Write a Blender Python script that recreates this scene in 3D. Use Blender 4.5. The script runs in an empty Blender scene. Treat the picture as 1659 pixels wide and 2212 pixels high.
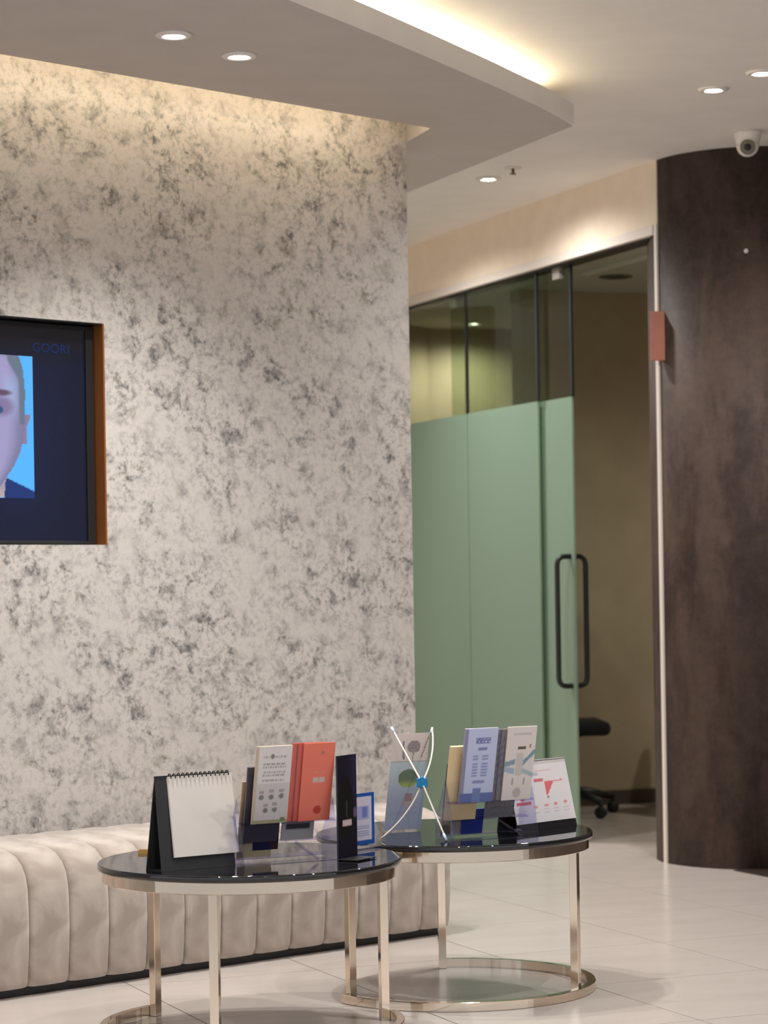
import bpy, bmesh, math, random
from mathutils import Vector, Matrix

# ------------------------------------------------------------------ camera, world, exposure
scene = bpy.context.scene
C = scene.collection
cam_d = bpy.data.cameras.new('camera')
cam = bpy.data.objects.new('camera', cam_d)
C.objects.link(cam)
FOCAL_PX = 5200.0
cam_d.sensor_fit = 'AUTO'
cam_d.sensor_width = 36.0
cam_d.lens = FOCAL_PX / 2212.0 * 36.0
cam_d.shift_y = (1275.0 - 1106.0) / 2212.0
cam_d.clip_end = 100
cam.location = (0, 0, 1.2)
cam.matrix_world = (Matrix.Translation((0, 0, 1.2)) @ Matrix.Rotation(math.pi / 2, 4, 'X')
                    @ Matrix.Rotation(math.asin(-0.0162), 4, 'Z'))
cam_d.dof.use_dof = True
cam_d.dof.focus_distance = 6.9
cam_d.dof.aperture_fstop = 4.5
scene.camera = cam

world = bpy.data.worlds.new('world')
scene.world = world
world.use_nodes = True
world.node_tree.nodes['Background'].inputs[0].default_value = (0.88, 0.94, 1.0, 1)
world.node_tree.nodes['Background'].inputs[1].default_value = 0.95

scene.view_settings.view_transform = 'Standard'
scene.view_settings.look = 'None'
scene.view_settings.gamma = 1.0
scene.view_settings.exposure = 0.22
scene.view_settings.use_curve_mapping = False
scene.cycles.use_denoising = True
scene.cycles.max_bounces = 8
scene.cycles.diffuse_bounces = 5
scene.cycles.glossy_bounces = 4
scene.cycles.use_adaptive_sampling = True
scene.cycles.adaptive_threshold = 0.015
scene.cycles.transparent_max_bounces = 20
scene.cycles.sample_clamp_indirect = 6.0
scene.cycles.caustics_reflective = False
scene.cycles.caustics_refractive = False

random.seed(4)


# ------------------------------------------------------------------ helpers
def lin(c):
    c = c / 255.0
    return c / 12.92 if c <= 0.04045 else ((c + 0.055) / 1.055) ** 2.4


def S(r, g, b):
    return (lin(r), lin(g), lin(b), 1.0)


def principled(name, col, rough=0.5, metal=0.0, spec=0.5, **kw):
    m = bpy.data.materials.new(name)
    m.use_nodes = True
    b = m.node_tree.nodes['Principled BSDF']
    b.inputs['Base Color'].default_value = col
    b.inputs['Roughness'].default_value = rough
    b.inputs['Metallic'].default_value = metal
    b.inputs['Specular IOR Level'].default_value = spec
    for k, v in kw.items():
        b.inputs[k].default_value = v
    return m


def nodes(m):
    return m.node_tree.nodes, m.node_tree.links, m.node_tree.nodes['Principled BSDF']


def mottled(name, c1, c2, scale, rough=0.5, stretch=(1, 1, 1), detail=5, lo=0.35, hi=0.65, bump=0.0, dist=0.0, spec=0.5):
    """noise blend of two colours on object coordinates"""
    m = principled(name, c1, rough, spec=spec)
    N, L, b = nodes(m)
    tc = N.new('ShaderNodeTexCoord'); mp = N.new('ShaderNodeMapping')
    mp.inputs['Scale'].default_value = stretch
    nz = N.new('ShaderNodeTexNoise')
    nz.inputs['Scale'].default_value = scale; nz.inputs['Detail'].default_value = detail
    nz.inputs['Distortion'].default_value = dist
    rp = N.new('ShaderNodeValToRGB')
    rp.color_ramp.elements[0].position = lo; rp.color_ramp.elements[0].color = c1
    rp.color_ramp.elements[1].position = hi; rp.color_ramp.elements[1].color = c2
    L.new(tc.outputs['Object'], mp.inputs['Vector']); L.new(mp.outputs[0], nz.inputs['Vector'])
    L.new(nz.outputs['Fac'], rp.inputs[0]); L.new(rp.outputs[0], b.inputs['Base Color'])
    if bump:
        bp = N.new('ShaderNodeBump'); bp.inputs['Strength'].default_value = bump
        bp.inputs['Distance'].default_value = 0.002
        L.new(nz.outputs['Fac'], bp.inputs['Height']); L.new(bp.outputs[0], b.inputs['Normal'])
    return m


def emissive(name, col, strength):
    m = bpy.data.materials.new(name)
    m.use_nodes = True
    N = m.node_tree.nodes; L = m.node_tree.links
    N.remove(N['Principled BSDF'])
    e = N.new('ShaderNodeEmission')
    e.inputs[0].default_value = col; e.inputs[1].default_value = strength
    L.new(e.outputs[0], N['Material Output'].inputs[0])
    return m


def clear_sheet(name, tint, rough=0.02, ior=1.5):
    """thin clear sheet: tinted see-through plus a mirror reflection at grazing angles"""
    m = bpy.data.materials.new(name)
    m.use_nodes = True
    N = m.node_tree.nodes; L = m.node_tree.links
    N.remove(N['Principled BSDF'])
    t = N.new('ShaderNodeBsdfTransparent'); t.inputs[0].default_value = tint
    g = N.new('ShaderNodeBsdfGlossy'); g.inputs['Roughness'].default_value = rough
    f = N.new('ShaderNodeFresnel'); f.inputs['IOR'].default_value = ior
    mx = N.new('ShaderNodeMixShader')
    ge = N.new('ShaderNodeNewGeometry')          # reflect on the entry face only
    inv = N.new('ShaderNodeMath'); inv.operation = 'SUBTRACT'; inv.inputs[0].default_value = 1.0
    mu = N.new('ShaderNodeMath'); mu.operation = 'MULTIPLY'
    L.new(ge.outputs['Backfacing'], inv.inputs[1])
    L.new(f.outputs[0], mu.inputs[0]); L.new(inv.outputs[0], mu.inputs[1])
    L.new(mu.outputs[0], mx.inputs[0]); L.new(t.outputs[0], mx.inputs[1]); L.new(g.outputs[0], mx.inputs[2])
    L.new(mx.outputs[0], N['Material Output'].inputs[0])
    return m


def obj(name, bm, mat, parent=None, smooth=False, world_pts=False):
    """one mesh object; world_pts: vertices are in world space and the parent is unrotated"""
    me = bpy.data.meshes.new(name)
    bmesh.ops.recalc_face_normals(bm, faces=bm.faces[:])
    if parent is not None and world_pts:
        bmesh.ops.translate(bm, verts=bm.verts[:], vec=-Vector(parent.location))
    bm.to_mesh(me); bm.free()
    if isinstance(mat, (list, tuple)):
        for m in mat:
            me.materials.append(m)
    else:
        me.materials.append(mat)
    if smooth:
        for p in me.polygons:
            p.use_smooth = True
    o = bpy.data.objects.new(name, me)
    C.objects.link(o)
    if parent is not None:
        o.parent = parent
    return o


def tag(o, label, cat, group=None):
    o['label'] = label; o['category'] = cat
    if group:
        o['group'] = group
    return o


def thing(name, label, cat, loc=(0, 0, 0), rz=0.0, group=None):
    o = bpy.data.objects.new(name, None)
    o.empty_display_size = 0.05
    C.objects.link(o)
    o.location = loc; o.rotation_euler = (0, 0, rz)
    return tag(o, label, cat, group)


def struct(name, bm, mat, label, smooth=False):
    o = obj(name, bm, mat, None, smooth)
    o['kind'] = 'structure'; o['label'] = label
    return o


def B():
    return bmesh.new()


def box(bm, x0, x1, y0, y1, z0, z1, bevel=0.0, mtx=None):
    vs = [bm.verts.new((x, y, z)) for z in (z0, z1) for y in (y0, y1) for x in (x0, x1)]
    fs = [bm.faces.new([vs[i] for i in q]) for q in
          ((0, 2, 3, 1), (4, 5, 7, 6), (0, 1, 5, 4), (2, 6, 7, 3), (0, 4, 6, 2), (1, 3, 7, 5))]
    if bevel:
        es = list({e for f in fs for e in f.edges})
        r = bmesh.ops.bevel(bm, geom=es, offset=bevel, segments=2, profile=0.5, affect='EDGES')
        vs = list({v for f in r['faces'] for v in f.verts} | {v for v in vs if v.is_valid})
    if mtx is not None:
        bmesh.ops.transform(bm, matrix=mtx, verts=[v for v in vs if v.is_valid])
    return bm


def slab(bm, origin, ax, ay, w, h, t):
    """flat board: origin = lower left corner of the viewed face, ax right, ay up, thickness behind it"""
    o = Vector(origin); ax = Vector(ax).normalized(); ay = Vector(ay).normalized()
    n = ax.cross(ay)
    q = [o, o + ax * w, o + ax * w + ay * h, o + ay * h]
    v = [bm.verts.new(p) for p in q] + [bm.verts.new(p - n * t) for p in q]
    for f in ((0, 1, 2, 3), (7, 6, 5, 4), (0, 4, 5, 1), (1, 5, 6, 2), (2, 6, 7, 3), (3, 7, 4, 0)):
        bm.faces.new([v[i] for i in f])
    return bm


def prism(bm, pts, z0, z1):
    lo = [bm.verts.new((x, y, z0)) for x, y in pts]
    hi = [bm.verts.new((x, y, z1)) for x, y in pts]
    n = len(pts)
    bm.faces.new(lo[::-1]); bm.faces.new(hi)
    for i in range(n):
        j = (i + 1) % n
        bm.faces.new([lo[i], lo[j], hi[j], hi[i]])
    return bm


def lathe(bm, prof, seg=40, center=(0, 0, 0), closed=False):
    rings = []
    for k in range(seg):
        a = 2 * math.pi * k / seg
        rings.append([bm.verts.new((center[0] + r * math.cos(a), center[1] + r * math.sin(a), center[2] + z)) for r, z in prof])
    m = len(prof)
    for k in range(seg):
        p, q = rings[k], rings[(k + 1) % seg]
        for i in range(m if closed else m - 1):
            j = (i + 1) % m
            bm.faces.new([p[i], q[i], q[j], p[j]])
    if not closed:
        for i, flip in ((0, True), (m - 1, False)):
            if prof[i][0] > 1e-6:
                ring = [rings[k][i] for k in range(seg)]
                bm.faces.new(ring[::-1] if flip else ring)
    bmesh.ops.remove_doubles(bm, verts=bm.verts[:], dist=1e-6)
    return bm


def arc_band(bm, r0, r1, z0, z1, a0, a1, seg=64):
    """rectangular section swept over an arc (degrees)"""
    full = abs(a1 - a0) >= 360
    n = seg if full else seg + 1
    rings = []
    for k in range(n):
        a = math.radians(a0 + (a1 - a0) * k / seg)
        c, s = math.cos(a), math.sin(a)
        b = 0.0015
        rings.append([bm.verts.new((r * c, r * s, z)) for r, z in
                      ((r0, z0), (r1 - b, z0), (r1, z0 + b), (r1, z1 - b), (r1 - b, z1), (r0, z1))])
    for k in range(seg):
        p, q = rings[k], rings[(k + 1) % n]
        for i in range(6):
            j = (i + 1) % 6
            bm.faces.new([p[i], q[i], q[j], p[j]])
    if not full:
        bm.faces.new(rings[0]); bm.faces.new(rings[-1][::-1])
    return bm


def tube(bm, pts, r, seg=10):
    pts = [Vector(p) for p in pts]
    rings = []
    up = None
    for i, p in enumerate(pts):
        t = (pts[min(i + 1, len(pts) - 1)] - pts[max(i - 1, 0)]).normalized()
        if up is None:
            up = Vector((0, 0, 1)) if abs(t.z) < 0.9 else Vector((1, 0, 0))
        a = t.cross(up).normalized(); b = a.cross(t).normalized(); up = b
        rr = r[i] if isinstance(r, (list, tuple)) else r
        rings.append([bm.verts.new(p + (a * math.cos(2 * math.pi * k / seg) + b * math.sin(2 * math.pi * k / seg)) * rr) for k in range(seg)])
    for p, q in zip(rings, rings[1:]):
        for k in range(seg):
            bm.faces.new([p[k], p[(k + 1) % seg], q[(k + 1) % seg], q[k]])
    bm.faces.new(rings[0][::-1]); bm.faces.new(rings[-1])
    return bm


def bez(p0, p1, p2, n=14):
    p0, p1, p2 = Vector(p0), Vector(p1), Vector(p2)
    return [p0 * (1 - t) ** 2 + p1 * 2 * t * (1 - t) + p2 * t * t for t in [i / n for i in range(n + 1)]]


def sheet(name, origin, ax, ay, w, h, t, paint, mat, parent, nx=40, ny=80, side=(235, 230, 220)):
    """printed sheet: the viewed face is a fine grid carrying the flat print, the rest is plain stock"""
    o = Vector(origin); ax = Vector(ax).normalized(); ay = Vector(ay).normalized()
    n = ax.cross(ay)
    base = Vector(parent.location) if parent is not None else Vector((0, 0, 0))
    me = bpy.data.meshes.new(name)
    vs, fs, col = [], [], []
    for j in range(ny + 1):
        for i in range(nx + 1):
            a, b = i / nx, j / ny
            vs.append(o + ax * (w * a) + ay * (h * b) - base)
            col.append(S(*paint(a, b)))
    for j in range(ny):
        for i in range(nx):
            k = j * (nx + 1) + i
            fs.append((k, k + 1, k + nx + 2, k + nx + 1))
    k0 = len(vs)
    for a, b in ((0, 0), (1, 0), (1, 1), (0, 1)):
        p = o + ax * (w * a) + ay * (h * b) - base
        vs.append(p - n * 0.00002); col.append(S(*side))
        vs.append(p - n * t); col.append(S(*side))
    for i in range(4):
        p, q = k0 + 2 * i, k0 + 2 * ((i + 1) % 4)
        fs.append((p, p + 1, q + 1, q))
    fs.append((k0 + 7, k0 + 5, k0 + 3, k0 + 1))
    me.from_pydata([tuple(v) for v in vs], [], fs)
    at = me.color_attributes.new('print', 'FLOAT_COLOR', 'POINT')
    for i, c in enumerate(col):
        at.data[i].color = c
    me.materials.append(mat)
    ob = bpy.data.objects.new(name, me)
    C.objects.link(ob)
    if parent is not None:
        ob.parent = parent
    return ob


def copy_tree(o, parent=None):
    c = o.copy(); C.objects.link(c)
    if parent is not None:
        c.parent = parent
        c.matrix_parent_inverse = o.matrix_parent_inverse
    for ch in [x for x in bpy.data.objects if x.parent == o]:
        copy_tree(ch, c)
    return c


def print_mat(name, rough=0.35, emit=0.0):
    m = principled(name, (1, 1, 1, 1), rough)
    N, L, b = nodes(m)
    a = N.new('ShaderNodeAttribute'); a.attribute_name = 'print'
    if emit:
        b.inputs['Base Color'].default_value = (0.005, 0.005, 0.006, 1)
        L.new(a.outputs['Color'], b.inputs['Emission Color'])
        b.inputs['Emission Strength'].default_value = emit
    else:
        L.new(a.outputs['Color'], b.inputs['Base Color'])
    return m


# ------------------------------------------------------------------ materials
M = {}
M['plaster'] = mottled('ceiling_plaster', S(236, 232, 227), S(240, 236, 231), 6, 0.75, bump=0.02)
M['soffit'] = mottled('shaded_soffit_plaster', S(196, 188, 182), S(200, 192, 186), 6, 0.7)  # shade of the underside put into the colour, darker than the ceiling
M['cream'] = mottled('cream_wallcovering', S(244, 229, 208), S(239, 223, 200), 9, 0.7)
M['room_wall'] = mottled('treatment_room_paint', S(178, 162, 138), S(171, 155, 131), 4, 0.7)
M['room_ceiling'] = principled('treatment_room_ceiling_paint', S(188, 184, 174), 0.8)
M['white_paint'] = principled('white_satin_paint', S(226, 216, 206), 0.45)
M['grout'] = principled('grout', S(100, 92, 86), 0.8)
M['white_plastic'] = principled('white_plastic', S(232, 226, 220), 0.35)
M['black_plastic'] = principled('black_plastic', (0.012, 0.012, 0.013, 1), 0.45)
M['black_card'] = principled('black_card', (0.011, 0.011, 0.013, 1), 0.5)
M['black_metal'] = principled('black_powder_coat', (0.008, 0.008, 0.008, 1), 0.4)
M['black_rubber'] = principled('black_rubber', (0.01, 0.012, 0.011, 1), 0.6)
M['black_fabric'] = principled('black_fabric', (0.012, 0.012, 0.013, 1), 0.9)
M['steel'] = principled('champagne_steel', (0.76, 0.65, 0.53, 1), 0.10, 1.0)
M['copper'] = mottled('copper_plate', S(176, 108, 82), S(168, 100, 74), 12, 0.42)
M['copper_frame'] = principled('brown_copper_reveal', S(150, 92, 48), 0.4, 0.3)
M['spiral'] = principled('dark_wire', (0.05, 0.045, 0.04, 1), 0.3, 0.8)
M['paper'] = mottled('blank_paper', S(208, 201, 195), S(202, 194, 188), 5, 0.7)
M['white_rod'] = principled('white_fibre_rod', S(222, 214, 204), 0.4)
M['blue_clip'] = principled('blue_plastic_clip', S(0, 120, 176), 0.4)
M['gold'] = principled('gold_metal', S(196, 148, 80), 0.3, 0.6)
M['print'] = print_mat('printed_paper')
M['gloss_print'] = print_mat('glossy_print', 0.15)
M['screen'] = print_mat('tv_screen', 0.25, 1.0)
M['acrylic'] = clear_sheet('clear_acrylic', (0.985, 0.985, 0.995, 1), 0.03, 1.25)
M['acrylic_edge'] = clear_sheet('acrylic_edge', (0.80, 0.80, 0.92, 1), 0.08, 1.5)
M['glass'] = clear_sheet('clear_green_glass', (0.79, 0.85, 0.77, 1), 0.01, 1.5)
M['glass_edge'] = principled('green_glass_edge', S(70, 96, 80), 0.2)
M['lens'] = emissive('lamp_lens', (1.0, 0.97, 0.90, 1), 30)
M['led'] = emissive('warm_led', (1.0, 0.84, 0.56, 1), 125)
M['led_slot'] = emissive('warm_led_slot', (1.0, 0.82, 0.54, 1), 20)
M['reflector'] = principled('lamp_reflector', S(200, 196, 188), 0.3, 0.4)

# frosted film: scatters the corridor light and lets a blurred room through
m = bpy.data.materials.new('frosted_film'); m.use_nodes = True
N = m.node_tree.nodes; L = m.node_tree.links
pb = N['Principled BSDF']
pb.inputs['Base Color'].default_value = S(142, 164, 146)
pb.inputs['Roughness'].default_value = 0.3
tr = N.new('ShaderNodeBsdfTranslucent'); tr.inputs[0].default_value = S(214, 232, 212)
rf = N.new('ShaderNodeBsdfRefraction'); rf.inputs['Color'].default_value = S(214, 232, 212)
rf.inputs['Roughness'].default_value = 0.32; rf.inputs['IOR'].default_value = 1.02
m1 = N.new('ShaderNodeMixShader'); m1.inputs[0].default_value = 0.35
m2 = N.new('ShaderNodeMixShader'); m2.inputs[0].default_value = 0.40
L.new(tr.outputs[0], m1.inputs[1]); L.new(rf.outputs[0], m1.inputs[2])
L.new(pb.outputs[0], m2.inputs[1]); L.new(m1.outputs[0], m2.inputs[2])
L.new(m2.outputs[0], N['Material Output'].inputs[0])
M['frost'] = m

# grey veined marble panel
m = principled('grey_veined_marble', S(200, 190, 180), 0.32, spec=0.35)
N, L, b = nodes(m)
tc = N.new('ShaderNodeTexCoord')
rt = N.new('ShaderNodeMapping'); rt.inputs['Rotation'].default_value = (0, math.radians(-40), 0)
rot = N.new('ShaderNodeMapping'); rot.inputs['Scale'].default_value = (1.0, 1.0, 2.1)
L.new(tc.outputs['Object'], rt.inputs['Vector']); L.new(rt.outputs[0], rot.inputs['Vector'])


def noise(scale, detail, rough, dist, src):
    n = N.new('ShaderNodeTexNoise')
    n.inputs['Scale'].default_value = scale; n.inputs['Detail'].default_value = detail
    n.inputs['Roughness'].default_value = rough; n.inputs['Distortion'].default_value = dist
    L.new(src, n.inputs['Vector'])
    return n.outputs['Fac']


def ramp(fac, lo, hi, a=0.0, bb=1.0):
    r = N.new('ShaderNodeMapRange')
    r.interpolation_type = 'SMOOTHSTEP'
    r.inputs['From Min'].default_value = lo; r.inputs['From Max'].default_value = hi
    r.inputs['To Min'].default_value = a; r.inputs['To Max'].default_value = bb
    L.new(fac, r.inputs['Value'])
    return r.outputs[0]


def mth(op, a, bb):
    r = N.new('ShaderNodeMath'); r.operation = op
    for k, v in ((0, a), (1, bb)):
        if isinstance(v, (int, float)):
            r.inputs[k].default_value = v
        else:
            L.new(v, r.inputs[k])
    return r.outputs[0]


def ridge(fac, width):
    """thin line where the noise crosses one half"""
    d = mth('ABSOLUTE', mth('SUBTRACT', fac, 0.5), 0.0)
    return ramp(d, 0.0, width, 1.0, 0.0)


cloud = ramp(noise(1.7, 4, 0.62, 0.4, rot.outputs[0]), 0.38, 0.62)
cloud2 = ramp(noise(6.0, 3, 0.55, 0.4, rot.outputs[0]), 0.36, 0.60)
fleck = ramp(noise(14, 8, 0.72, 0.35, tc.outputs['Object']), 0.46, 0.62)
fine = ramp(noise(48, 4, 0.62, 0.2, tc.outputs['Object']), 0.46, 0.64)
vein = ridge(noise(13, 4, 0.6, 0.8, tc.outputs['Object']), 0.025)
pat = mth('ADD', mth('ADD', mth('MULTIPLY', fleck, 0.74), mth('MULTIPLY', fine, 0.50)), mth('MULTIPLY', vein, 0.12))
mask = mth('ADD', mth('ADD', mth('MULTIPLY', cloud, 0.44), mth('MULTIPLY', cloud2, 0.44)), 0.14)
fac = mth('MINIMUM', mth('MULTIPLY', pat, mask), 1.0)
mixc = N.new('ShaderNodeMix'); mixc.data_type = 'RGBA'
mixc.inputs['A'].default_value = S(198, 192, 187); mixc.inputs['B'].default_value = S(108, 106, 104)
L.new(fac, mixc.inputs['Factor']); L.new(mixc.outputs['Result'], b.inputs['Base Color'])
M['marble'] = m

M['tile'] = mottled('beige_porcelain', S(200, 190, 183), S(194, 184, 177), 2.5, 0.22, stretch=(1, 3, 1), spec=0.45)
M['dark_mat'] = mottled('dark_brown_stone', S(62, 50, 46), S(52, 43, 40), 8, 0.4)

# brown oxidised laminate of the column
m = principled('brown_oxide_laminate', S(90, 75, 66), 0.6, spec=0.2)
N, L, b = nodes(m)
tc = N.new('ShaderNodeTexCoord'); mp = N.new('ShaderNodeMapping')
mp.inputs['Scale'].default_value = (1, 1, 0.32)
L.new(tc.outputs['Object'], mp.inputs['Vector'])
f1 = ramp(noise(5.5, 7, 0.62, 0.5, mp.outputs[0]), 0.33, 0.68)
f2 = ramp(noise(24, 5, 0.7, 0.2, tc.outputs['Object']), 0.3, 0.72)
ff = mth('ADD', mth('MULTIPLY', f1, 0.7), mth('MULTIPLY', f2, 0.3))
mixc = N.new('ShaderNodeMix'); mixc.data_type = 'RGBA'
mixc.inputs['A'].default_value = S(55, 45, 41); mixc.inputs['B'].default_value = S(95, 79, 71)
L.new(ff, mixc.inputs['Factor']); L.new(mixc.outputs['Result'], b.inputs['Base Color'])
M['column'] = m

# beige velvet
m = principled('beige_velvet', S(196, 182, 166), 0.85)
N, L, b = nodes(m)
b.inputs['Sheen Weight'].default_value = 0.5; b.inputs['Sheen Roughness'].default_value = 0.45
tc = N.new('ShaderNodeTexCoord')
f1 = ramp(noise(7, 3, 0.5, 0.6, tc.outputs['Object']), 0.36, 0.66)
mixc = N.new('ShaderNodeMix'); mixc.data_type = 'RGBA'
mixc.inputs['A'].default_value = S(160, 147, 137); mixc.inputs['B'].default_value = S(190, 179, 169)
L.new(f1, mixc.inputs['Factor']); L.new(mixc.outputs['Result'], b.inputs['Base Color'])
M['velvet'] = m

# polished black stone with rare brown flecks
m = principled('polished_black_stone', (0.010, 0.009, 0.010, 1), 0.035, spec=0.7)
N, L, b = nodes(m)
tc = N.new('ShaderNodeTexCoord')
f1 = ramp(noise(30, 4, 0.6, 0.5, tc.outputs['Object']), 0.66, 0.74)
mixc = N.new('ShaderNodeMix'); mixc.data_type = 'RGBA'
mixc.inputs['A'].default_value = (0.009, 0.009, 0.011, 1); mixc.inputs['B'].default_value = (0.09, 0.04, 0.02, 1)
L.new(f1, mixc.inputs['Factor']); L.new(mixc.outputs['Result'], b.inputs['Base Color'])
M['stone'] = m

# ------------------------------------------------------------------ setting: directions shared by the building
A = Vector((-0.386, 0.9226, 0))          # along the glass front, away from the camera
Bd = Vector((0.9226, 0.386, 0))          # square to it, into the treatment room
P0 = Vector((1.204, 10.40, 0))           # foot of the white door jamb
CEIL = 3.04
SOF = 2.894


def AB(t, q, z=0.0):
    p = P0 + A * t + Bd * q
    return (p.x, p.y, z)


def ab_box(bm, t0, t1, q0, q1, z0, z1):
    pts = [AB(t0, q0)[:2], AB(t0, q1)[:2], AB(t1, q1)[:2], AB(t1, q0)[:2]]
    return prism(bm, pts, z0, z1)


# floor slab with recessed joints, tiles as children
bm = B(); box(bm, -6, 6, -2.5, 19, -0.08, -0.0008)
floor = struct('floor', bm, M['grout'], 'beige porcelain tile floor')
TA, TB = 0.663, 0.617
a_off, b_off = 6.463, 3.967
ang = math.atan2(Bd.y, Bd.x)
bm = B(); box(bm, -TB / 2 + 0.0020, TB / 2 - 0.0020, -TA / 2 + 0.0020, TA / 2 - 0.0020, -0.012, 0.0, 0.0003)
tile0 = obj('tile', bm, M['tile'], floor)
first = True
rest = B()
for i in range(-16, 14):
    for j in range(-16, 20):
        bb = b_off + (i + 0.5) * TB
        aa = a_off + (j + 0.5) * TA
        p = Bd * bb + A * aa
        if not (-5.4 < p.x < 5.4 and -2.0 < p.y < 18):
            continue
        if not (abs(p.x) < 0.17 * p.y + 0.75 and 4.6 < p.y < 15.2):
            box(rest, -TB / 2 + 0.0020, TB / 2 - 0.0020, -TA / 2 + 0.0020, TA / 2 - 0.0020, -0.012, 0.0, 0,
                Matrix.Translation((p.x, p.y, 0)) @ Matrix.Rotation(ang, 4, 'Z'))
            continue
        t = tile0 if first else tile0.copy()
        if not first:
            C.objects.link(t); t.parent = floor
        first = False
        t.location = (p.x, p.y, 0); t.rotation_euler = (0, 0, ang + random.choice((0, math.pi)))
ro = obj('outlying_tiles', rest, M['tile'], floor)
ro['kind'] = 'stuff'

# dark stone patch beside the column
bm = B()
c0 = Vector((1.447, 10.094, 0)); dA = -A
prism(bm, [(c0.x, c0.y), (c0.x + dA.x * 3.2, c0.y + dA.y * 3.2), (c0.x + dA.x * 3.2 + 1.6, c0.y + dA.y * 3.2 + 0.67), (c0.x + 1.6, c0.y + 0.67)], 0.0002, 0.004)
struct('trim_1', bm, M['dark_mat'], 'dark brown stone floor strip at foot of column')

# ceiling
bm = B(); box(bm, -6, 6, -2.5, 19, CEIL, CEIL + 0.12)
struct('ceiling', bm, M['plaster'], 'pale plaster ceiling')

# feature wall of veined marble with an opening for the tv
Wd = Vector((0.7193, 0.6946, 0)).normalized(); Wn = Vector((-Wd.y, Wd.x, 0))
Wo = Vector((0.111, 9.118, 0))
wang = math.atan2(Wd.y, Wd.x)
TV0, TV1, TVZ0, TVZ1 = -2.80, -1.447, 1.368, 2.113
bm = B()
for (x0, x1, z0, z1) in ((-5.2, 0, 0, TVZ0), (-5.2, 0, TVZ1, CEIL), (-5.2, TV0, TVZ0, TVZ1), (TV1, 0, TVZ0, TVZ1)):
    box(bm, x0, x1, 0, 0.14, z0, z1)
bmesh.ops.remove_doubles(bm, verts=bm.verts[:], dist=1e-5)
wl = struct('wall_left', bm, M['marble'], 'pale grey marble feature wall with mottled grey veins')
wl.location = Wo; wl.rotation_euler = (0, 0, wang)

# copper coloured reveal of the opening
bm = B()
box(bm, TV1 - 0.006, TV1 + 0.0005, -0.0005, 0.135, TVZ0, TVZ1)
box(bm, TV0, TV0 + 0.006, -0.0005, 0.135, TVZ0, TVZ1)
trim = struct('trim_2', bm, M['copper_frame'], 'brown copper reveal at the side of the tv opening')
trim.location = Wo; trim.rotation_euler = (0, 0, wang)
bm = B()
box(bm, TV0 + 0.006, TV1 - 0.006, -0.0005, 0.135, TVZ1 - 0.004, TVZ1 + 0.0005)
box(bm, TV0 + 0.006, TV1 - 0.006, 0.131, 0.137, TVZ0, TVZ1 - 0.004)
trim = struct('trim_3', bm, M['black_metal'], 'black lining of the tv opening')
trim.location = Wo; trim.rotation_euler = (0, 0, wang)

# dropped soffit
fascia = [(0.722, 8.842), (0.665, 8.69), (0.573, 8.48), (0.383, 8.09), (0.176, 7.685), (-0.014, 7.32), (-0.249, 6.89), (-0.62, 6.24), (-1.35, 4.98), (-2.3, 3.4)]
slot_far = (0.198 - Wd.x * 5.4, 8.842 - Wd.y * 5.4)
poly = fascia + [slot_far, (0.198, 8.842), (0.111, 9.118), (-1.5, 9.3), (-1.5, 13.6), (-1.21, 13.46)]
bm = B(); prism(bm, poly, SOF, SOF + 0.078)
struct('ceiling_soffit', bm, M['soffit'], 'dropped ceiling soffit with a curved edge, its shade painted grey')
bm = B()
prism(bm, [(0.198, 8.842), (0.111, 9.118), (0.30, 9.16), (0.36, 8.90)], SOF + 0.0782, CEIL)
struct('trim_4', bm, M['cream'], 'cream end of the light slot')
bm = B()
def off_pts(d):
    out = []
    for i in range(len(fascia)):
        p = Vector(fascia[i]); q0 = Vector(fascia[max(i - 1, 0)]); q1 = Vector(fascia[min(i + 1, len(fascia) - 1)])
        td = (q1 - q0).normalized()
        out.append(p + Vector((-td.y, td.x)) * d)
    return out
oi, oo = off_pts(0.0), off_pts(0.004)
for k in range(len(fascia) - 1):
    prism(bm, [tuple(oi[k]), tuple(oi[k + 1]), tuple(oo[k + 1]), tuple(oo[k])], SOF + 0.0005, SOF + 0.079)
struct('trim_8', bm, M['plaster'], 'white curved fascia edge of the dropped soffit')  # strip of lighter ceiling plaster, stands in for light on the soffit edge
# led lines lying on top of the soffit
bm = B()
inner = []
for i in range(len(fascia)):
    p = Vector(fascia[i]); q0 = Vector(fascia[max(i - 1, 0)]); q1 = Vector(fascia[min(i + 1, len(fascia) - 1)])
    tdir = (q1 - q0).normalized(); nrm = Vector((tdir.y, -tdir.x))
    inner.append((p, nrm))
for (p, n0), (q, n1) in zip(inner[1:], inner[2:]):
    pts = [p - n0 * -0.18, q - n1 * -0.18, q - n1 * -0.21, p - n0 * -0.21]
    prism(bm, [(v.x, v.y) for v in pts], SOF + 0.079, SOF + 0.085)
led1 = obj('led_strip', bm, M['led'])
tag(led1, 'warm led strip glowing along the curved soffit edge', 'light strip')
bm = B()
wd2 = Vector((Wd.x, Wd.y)); wn2 = Vector((-Wd.y, Wd.x))
s0 = Vector((0.198, 8.842)) - wd2 * 0.05; s1_ = s0 - wd2 * 5.0
pts = [s0 + wn2 * 0.0005, s1_ + wn2 * 0.0005, s1_ + wn2 * 0.010, s0 + wn2 * 0.010]
prism(bm, [(v.x, v.y) for v in pts], SOF + 0.035, SOF + 0.050)
led2 = obj('led_strip', bm, M['led_slot'])
tag(led2, 'warm led strip in the ceiling slot above the marble wall', 'light strip')

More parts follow.
